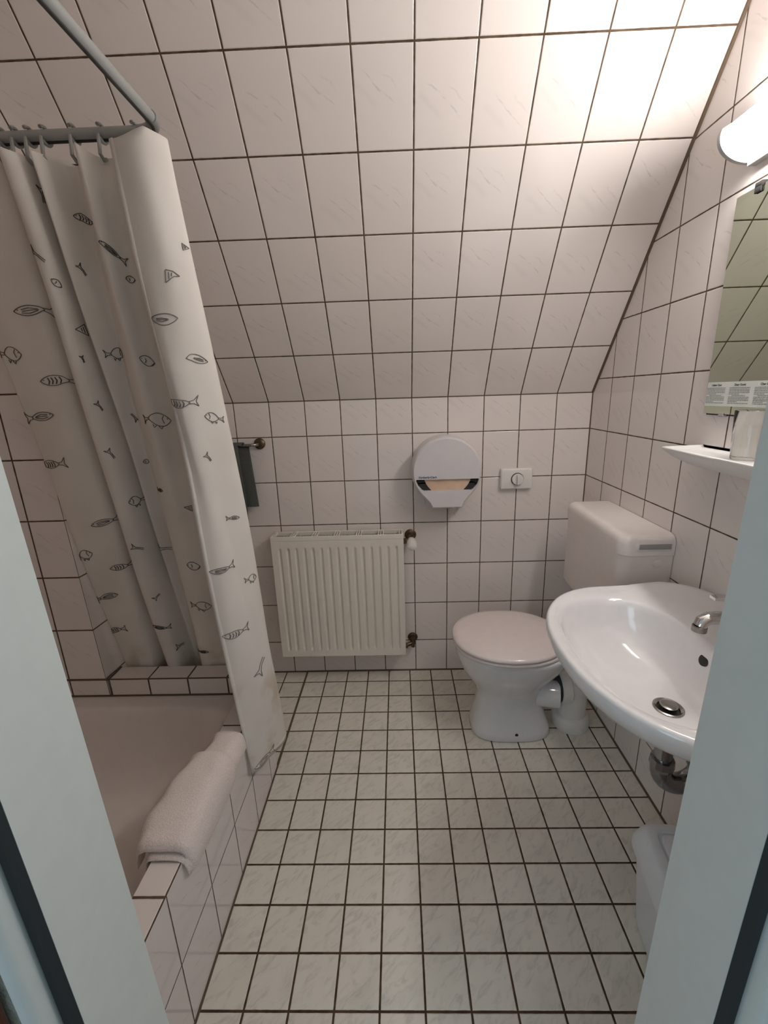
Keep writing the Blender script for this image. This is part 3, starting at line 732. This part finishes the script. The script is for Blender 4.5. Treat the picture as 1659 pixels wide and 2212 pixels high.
# soil pipe
sp = thing('soil_pipe', (.462, -.36, 0), 'white plastic soil pipe with floor collar, right of the toilet base', 'waste pipe')
bm = bmesh.new(); tube(bm, [(.468, -.362, 0), (.468, -.362, .13), (.466, -.362, .155), (.458, -.363, .172), (.445, -.364, .18), (.42, -.368, .18), (.405, -.370, .18)], [.056]*7, 32); obj('elbow', bm, M['white_plastic'], sp)
bm = bmesh.new(); lathe(bm, (.468, -.362, 0), (0, 0, 1), [(0, .070), (.012, .073), (.040, .073), (.050, .069), (.060, .0575)], 40); obj('floor_collar', bm, M['white_plastic'], sp)
bm = bmesh.new(); lathe(bm, (.400, -.370, .18), (-1, 0, 0), [(-.02, .0565), (.0, .0565), (.003, .054)], 32); obj('rubber_seal', bm, M['gasket'], sp)
bm = bmesh.new(); lathe(bm, (.446, -.370, .18), (-1, 0, 0), [(0, .057), (.004, .065), (.034, .065), (.040, .060)], 36); obj('socket', bm, M['white_plastic'], sp)

# ================================================================ washbasin
BY = -1.030
wb = thing('washbasin', (.36, BY, .78), 'large white ceramic washbasin on the right wall', 'washbasin')
N = 120
def outl(k, z, sh=0.0):
    P_ = sell(.36, BY, .256*k, .295*k, 4, N, rxm=.24*k, nm=2.2)
    return [(min(x+sh, WX-.0008), y, z) for x, y in P_]
def inn(k, z, cx=.302, cy=BY, dx=0.0, p=2.5):
    P_ = sell(cx+dx, cy, .142*k, .226*k, p+.3, N, rxm=.146*k, nm=p-.1)
    return [(x, y, z) for x, y in P_]
def deck(ring_, add):   # the rear shelf of the basin stands a little higher
    return [(x, y, z+add*min(max((x-.40)/.10, 0), 1)) for x, y, z in ring_]
def blend(a, b, f): return [tuple(p+(q-p)*f for p, q in zip(u, v)) for u, v in zip(a, b)]
rings = [blend(outl(.24, .612), [(x, y, .612) for x, y in sell(.365, -1.05, .05, .05, 2, N)], .7), blend(outl(.34, .640), [(x, y, .640) for x, y in sell(.365, -1.05, .08, .08, 2, N)], .5),
         outl(.50, .664, .03), outl(.64, .690, .022), outl(.76, .710, .014), outl(.855, .728, .006), outl(.925, .746), outl(.972, .764), outl(1.0, .782), deck(outl(.997, .794), .012), deck(outl(.985, .800), .014), deck(outl(.965, .8015), .015)]
top = deck(outl(.93, .800), .014); i0 = deck(inn(1.06, .7975), .0); rings += [top, blend(top, i0, .5), i0, inn(1.02, .795), inn(.99, .789), inn(.965, .778), inn(.93, .755, .306), inn(.86, .725, .312), inn(.75, .698, .320), inn(.60, .680, .332), inn(.42, .669, .345, -1.050), 
      [(x, y, .6635) for x, y in sell(.358, -1.055, .042, .046, 2, N)], [(x, y, .662) for x, y in sell(.359, -1.055, .0255, .0255, 2, N)], [(x, y, .63) for x, y in sell(.359, -1.055, .022, .022, 2, N)]]
bm = bmesh.new(); loft(bm, rings); obj('bowl', bm, M['ceramic'], wb, ang=75)
bm = bmesh.new()
lathe(bm, (.359, -1.055, .6615), (0, 0, 1), [(0, .0305), (.0035, .0300), (.0045, .0270), (.001, .0225), (-.006, .0225)], 40, cap0=False); obj('drain_ring', bm, M['chrome_dull'], wb)
bm = bmesh.new(); lathe(bm, (.359, -1.055, .657), (0, 0, 1), [(0, .0215), (.002, .0215)], 36); obj('drain_shadow_gap', bm, M['dark_in'], wb)
bm = bmesh.new(); lathe(bm, (.359, -1.055, .658), (0, 0, 1), [(0, .010), (.010, .010), (.0105, .0175), (.013, .0180), (.0148, .014), (.0152, .004)], 36); obj('drain_plug', bm, M['chrome_dull'], wb)
bm = bmesh.new(); lathe(bm, (.4385, -1.028, .760), (-1, 0, .30), [(-.006, .0125), (.0022, .0125), (.0024, .0110)], 26); obj('overflow_hole', bm, M['dark_in'], wb)

# mixer tap
tp = thing('mixer_tap', (.53, BY, .815), 'chrome single-lever mixer tap at the back of the washbasin', 'tap')
bm = bmesh.new(); lathe(bm, (.530, BY, .812), (0, 0, 1), [(0, .026), (.006, .026), (.010, .023), (.060, .022), (.066, .020)], 32); obj('body', bm, M['chrome'], tp)
bm = bmesh.new(); tube(bm, [(.525, BY, .850), (.50, BY+.003, .858), (.46, BY-.003, .866), (.425, BY-.005, .866), (.413, BY-.006, .860), (.409, BY-.007, .850)], [.017, .0155, .014, .0135, .0135, .013], 24); obj('spout', bm, M['chrome'], tp)
bm = bmesh.new(); lathe(bm, (.409, BY-.007, .852), (0, 0, -1), [(0, .0125), (.002, .0140), (.013, .0140), (.014, .011)], 28); obj('aerator', bm, M['chrome_dull'], tp)
bm = bmesh.new(); lathe(bm, (.530, BY, .879), (0, 0, 1), [(0, .021), (.014, .0205), (.020, .016), (.022, .004)], 32)
loft(bm, [[(x, BY+dy+k_, z+dz) for dy, dz in ((-w, -h), (w, -h), (w, h), (-w, h))] for x, z, w, h, k_ in ((.53, .892, .014, .006, 0), (.49, .901, .010, .005, .01), (.465, .901, .009, .004, .018), (.448, .899, .008, .003, .022))])
obj('lever', bm, M['chrome'], tp)

# bottle trap
tr_ = thing('waste_trap', (.42, -1.05, .40), 'curved chrome waste trap under the washbasin', 'waste trap')
bm = bmesh.new(); tube(bm, [(.372, -1.045, .625), (.372, -1.045, .500)], .0185, 28); obj('tailpiece', bm, M['chrome_trap'], tr_)
bm = bmesh.new(); lathe(bm, (.372, -1.045, .520), (0, 0, -1), [(0, .0190), (.001, .0245), (.018, .0260), (.026, .0235), (.028, .021)], 12); obj('slip_nut', bm, M['chrome_trap'], tr_, ang=20)
bm = bmesh.new(); pts = [(.372, -1.045, .500)]+[(.416-math.cos(a)*.044, -1.045, .490-math.sin(a)*.044) for a in [PI*k/16 for k in range(0, 17)]]+[(.460, -1.045, .52)]
tube(bm, pts, .0225, 28); obj('u_bend', bm, M['chrome_trap'], tr_)
bm = bmesh.new(); lathe(bm, (.460, -1.045, .492), (0, 0, 1), [(0, .0235), (.001, .0265), (.022, .0265), (.026, .021)], 12); obj('slip_nut', bm, M['chrome_trap'], tr_, ang=20)
bm = bmesh.new(); tube(bm, [(.460, -1.045, .505), (.460, -1.045, .53), (.465, -1.045, .548), (.480, -1.045, .558), (.50, -1.045, .56), (WX-.002, -1.045, .56)], .0165, 24); lathe(bm, (WX-.001, -1.045, .56), (-1, 0, 0), [(0, .032), (.004, .032), (.010, .018)], 28); obj('wall_pipe', bm, M['chrome_trap'], tr_)

# ================================================================ porcelain shelf, glass, mirror, notice
SZ = 1.179
sh = thing('shelf', (.55, -1.0, SZ), 'white porcelain shelf with an upturned rim, mounted under the mirror', 'shelf')
bm = bmesh.new(); rings = []
Y0, Y1 = -.698, -1.302
def shp(ins, z, curve=.0):
    f0 = .488+ins; a = []
    n_ = 24
    for k in range(n_+1):      # front edge from far tip to near tip, slight bow
        f = k/n_; y = Y0-ins*.8+(Y1-Y0+1.6*ins)*f; a.append((f0-.014*math.sin(PI*f)+.0, y, z))
    a += [(WX-.0006, Y1+ins*.6-.012, z), (WX-.0006, Y0-ins*.6+.012, z)]
    return a
rings = [shp(.075, SZ-.042), shp(.05, SZ-.038), shp(.02, SZ-.020), shp(.004, SZ-.006), shp(0, SZ), shp(.001, SZ+.0035), shp(.005, SZ+.0045), shp(.009, SZ+.0025), shp(.014, SZ-.0015)]
loft(bm, rings); obj('tray', bm, M['shelf'], sh, ang=60)
gl = Vector((.545, -.905, SZ-.001))
bm = bmesh.new(); lathe(bm, gl, (0, 0, 1), [(0, .026), (.002, .0275), (.104, .0325), (.1045, .0320), (.104, .0312), (.008, .0262), (.0065, .020)], 48)
tag(obj('drinking_glass', bm, M['glass'], ang=50), 'clear empty drinking glass standing on the porcelain shelf', 'drinking glass')
mi_ = thing('mirror', (WX, -1.05, 1.5), 'frameless rectangular mirror on the right wall under the lamp', 'mirror')
bm = bmesh.new(); box(bm, WX-.012, WX-.006, -1.40, -.686, 1.266, 1.757, .0006, 1); obj('mirror_glass', bm, M['mirror'], mi_, smooth=False)
bm = bmesh.new(); box(bm, WX-.006, WX-.0008, -1.39, -.689, 1.2625, 1.752); obj('backing_shade_line', bm, M['dark_in'], mi_, smooth=False)  # dark backing drops below the glass to draw the shadow gap there
for y_ in (-.752, -1.33):
    bm = bmesh.new(); box(bm, WX-.0165, WX-.001, y_-.010, y_+.010, 1.752, 1.764, .002); box(bm, WX-.0165, WX-.0122, y_-.009, y_+.009, 1.742, 1.757, .0015); obj('mirror_clip', bm, M['dark_in'], mi_)
for y_ in (-.752, -1.33):
    bm = bmesh.new(); box(bm, WX-.0165, WX-.001, y_-.008, y_+.008, 1.260, 1.2655, .002); box(bm, WX-.0155, WX-.0122, y_-.007, y_+.007, 1.262, 1.269, .001); obj('mirror_clip', bm, M['grey_plastic'], mi_)
NY0, NY1, NZ0, NZ1 = -.6885, -1.03, 1.2855, 1.3435
no = thing('notice', (WX-.013, -.86, 1.31), 'narrow white printed notice in several columns stuck along the bottom of the mirror', 'notice')
bm = bmesh.new(); box(bm, WX-.0126, WX-.0121, NY1, NY0, NZ0, NZ1); obj('paper_strip', bm, M['paper'], no, smooth=False)
RM = Matrix(((0, 0, -1, 0), (-1, 0, 0, 0), (0, 1, 0, 0), (0, 0, 0, 1)))   # text x runs toward the door, faces into the room
for i, h in enumerate(('Lieber Gast', 'Dear Guest', 'Cher Client', 'Gentile Ospite')):
    yc = NY0-.032-.075*i
    text_mesh('heading', h, .0072, Matrix.Translation((WX-.0128, yc, NZ1-.0095)) @ RM, M['text'], no, .0001, bold=True)
    bm = bmesh.new(); rnd = random.Random(i+5)
    for ln in range(11):
        z_ = NZ1-.0135-ln*.0036
        short = ln in (4, 9)
        if ln == 5: w_ = .040; x_ = -.02
        else: w_ = .062 if not short else rnd.uniform(.02, .04); x_ = -.031
        p_ = x_
        while p_ < x_+w_:
            l_ = rnd.uniform(.003, .009); l_ = min(l_, x_+w_-p_)
            box(bm, WX-.01285, WX-.0126, yc-p_-l_, yc-p_, z_-.0017, z_); p_ += l_+.0013
    obj('small_print', bm, M['text_light'], no, smooth=False)

# ================================================================ wall lamp
la = thing('wall_lamp', (WX, -1.0, 1.86), 'long lit wall lamp with a curved white diffuser above the mirror', 'lamp')
LY0, LY1 = -.702, -1.31
def lprof(k=0.0):
    pts_ = [(WX-.002, 1.820-k)]
    for q in range(17):
        a = -PI*.5-PI*.62*q/16+.1
        pts_.append((.590+math.cos(a)*(.070+k) , 1.868+math.sin(a)*(.048+k)))
    pts_.append((WX-.002, 1.925+k)); return pts_
bm = bmesh.new(); a_ = [(x, LY0-.008, z) for x, z in lprof()]; prism(bm, a_, (0, LY1-LY0+.016, 0)); obj('diffuser', bm, M['lamp'], la, ang=30)
for yy, s in ((LY0, -1), (LY1, 1)):
    bm = bmesh.new(); prism(bm, [(x, yy, z) for x, z in lprof(.004)], (0, s*.010, 0)); obj('end_cap', bm, M['cap'], la, ang=30)
bm = bmesh.new(); box(bm, WX-.020, WX-.001, LY1+.01, LY0-.01, 1.808, 1.8195, .002); obj('bottom_rail', bm, M['cap'], la)

# ================================================================ waste bin
bn = thing('waste_bin', (.45, -1.12, 0), 'white plastic swing-top waste bin on the floor beside the door frame', 'waste bin')
bm = bmesh.new()
ca, sa = math.cos(math.radians(-9)), math.sin(math.radians(-9)); bcx, bcy = .452, -1.125
def bring(hx_, hy_, z, n=9, ox=0, oy=0): return [(bcx+(x+ox)*ca-(y+oy)*sa, bcy+(x+ox)*sa+(y+oy)*ca, z) for x, y in sell(0, 0, hx_, hy_, n, 64)]
loft(bm, [bring(.088, .080, 0), bring(.092, .084, .004), bring(.112, .098, .235), bring(.118, .104, .237), bring(.118, .104, .243), bring(.11, .097, .2435)]); obj('bin_body', bm, M['bin'], bn, ang=40)
bm = bmesh.new(); loft(bm, [bring(.121, .107, .232), bring(.121, .107, .250), bring(.113, .099, .285, 7), bring(.107, .093, .298, 6), bring(.100, .086, .303, 6), bring(.082, .070, .303, 7), bring(.080, .068, .299, 7), bring(.078, .066, .299, 7)]); obj('lid', bm, M['bin'], bn, ang=40)
bm = bmesh.new(); loft(bm, [bring(.075, .063, .2992, 7), bring(.075, .063, .302, 7), bring(.072, .060, .304, 7)]); obj('swing_flap', bm, M['bin'], bn, ang=40)

# wooden board leaning outside, left of the door
bm = bmesh.new(); box(bm, -.72, -.618, -1.586, -1.565, 0.0, .838, .008, 3)
tag(obj('wooden_board', bm, M['wood']), 'red-brown wooden board standing against the hall wall outside, left of the door frame', 'board')

# ================================================================ camera and light
cam = bpy.data.cameras.new('camera'); co = bpy.data.objects.new('camera', cam); COL.objects.link(co)
co.location = (-.213314, -1.839663, 1.338776); co.rotation_euler = (1.310464, .029808, .016053)
cam.sensor_fit = 'VERTICAL'; cam.sensor_height = 24; cam.lens = 913.4547/2212*24
cam.shift_x = -13.0274/2212; cam.shift_y = -11.1361/2212; cam.clip_start = .02
SC.camera = co
w = bpy.data.worlds.new('world'); SC.world = w; w.use_nodes = True
w.node_tree.nodes['Background'].inputs[0].default_value = (.62, .80, .90, 1); w.node_tree.nodes['Background'].inputs[1].default_value = WORLD
# daylight from a hall window behind and left of the photographer
al = bpy.data.lights.new('hall_window', 'AREA'); al.shape = 'RECTANGLE'; al.size = 1.0; al.size_y = 1.3; al.energy = HALL; al.color = (.66, .86, 1.0)
ao = bpy.data.objects.new('hall_window', al); COL.objects.link(ao); ao.location = (-1.7, -3.3, 1.5)
ao.rotation_euler = (Vector((.15, -1.2, .9))-Vector((-1.7, -3.3, 1.5))).to_track_quat('-Z', 'Y').to_euler()
vs = SC.view_settings; vs.view_transform = 'Standard'; vs.look = 'None'; vs.gamma = 1; vs.use_curve_mapping = False; vs.exposure = EXPO
SC.cycles.max_bounces = 10; SC.cycles.diffuse_bounces = 6; SC.cycles.transmission_bounces = 8
SC.cycles.sample_clamp_indirect = 6; SC.cycles.caustics_reflective = False
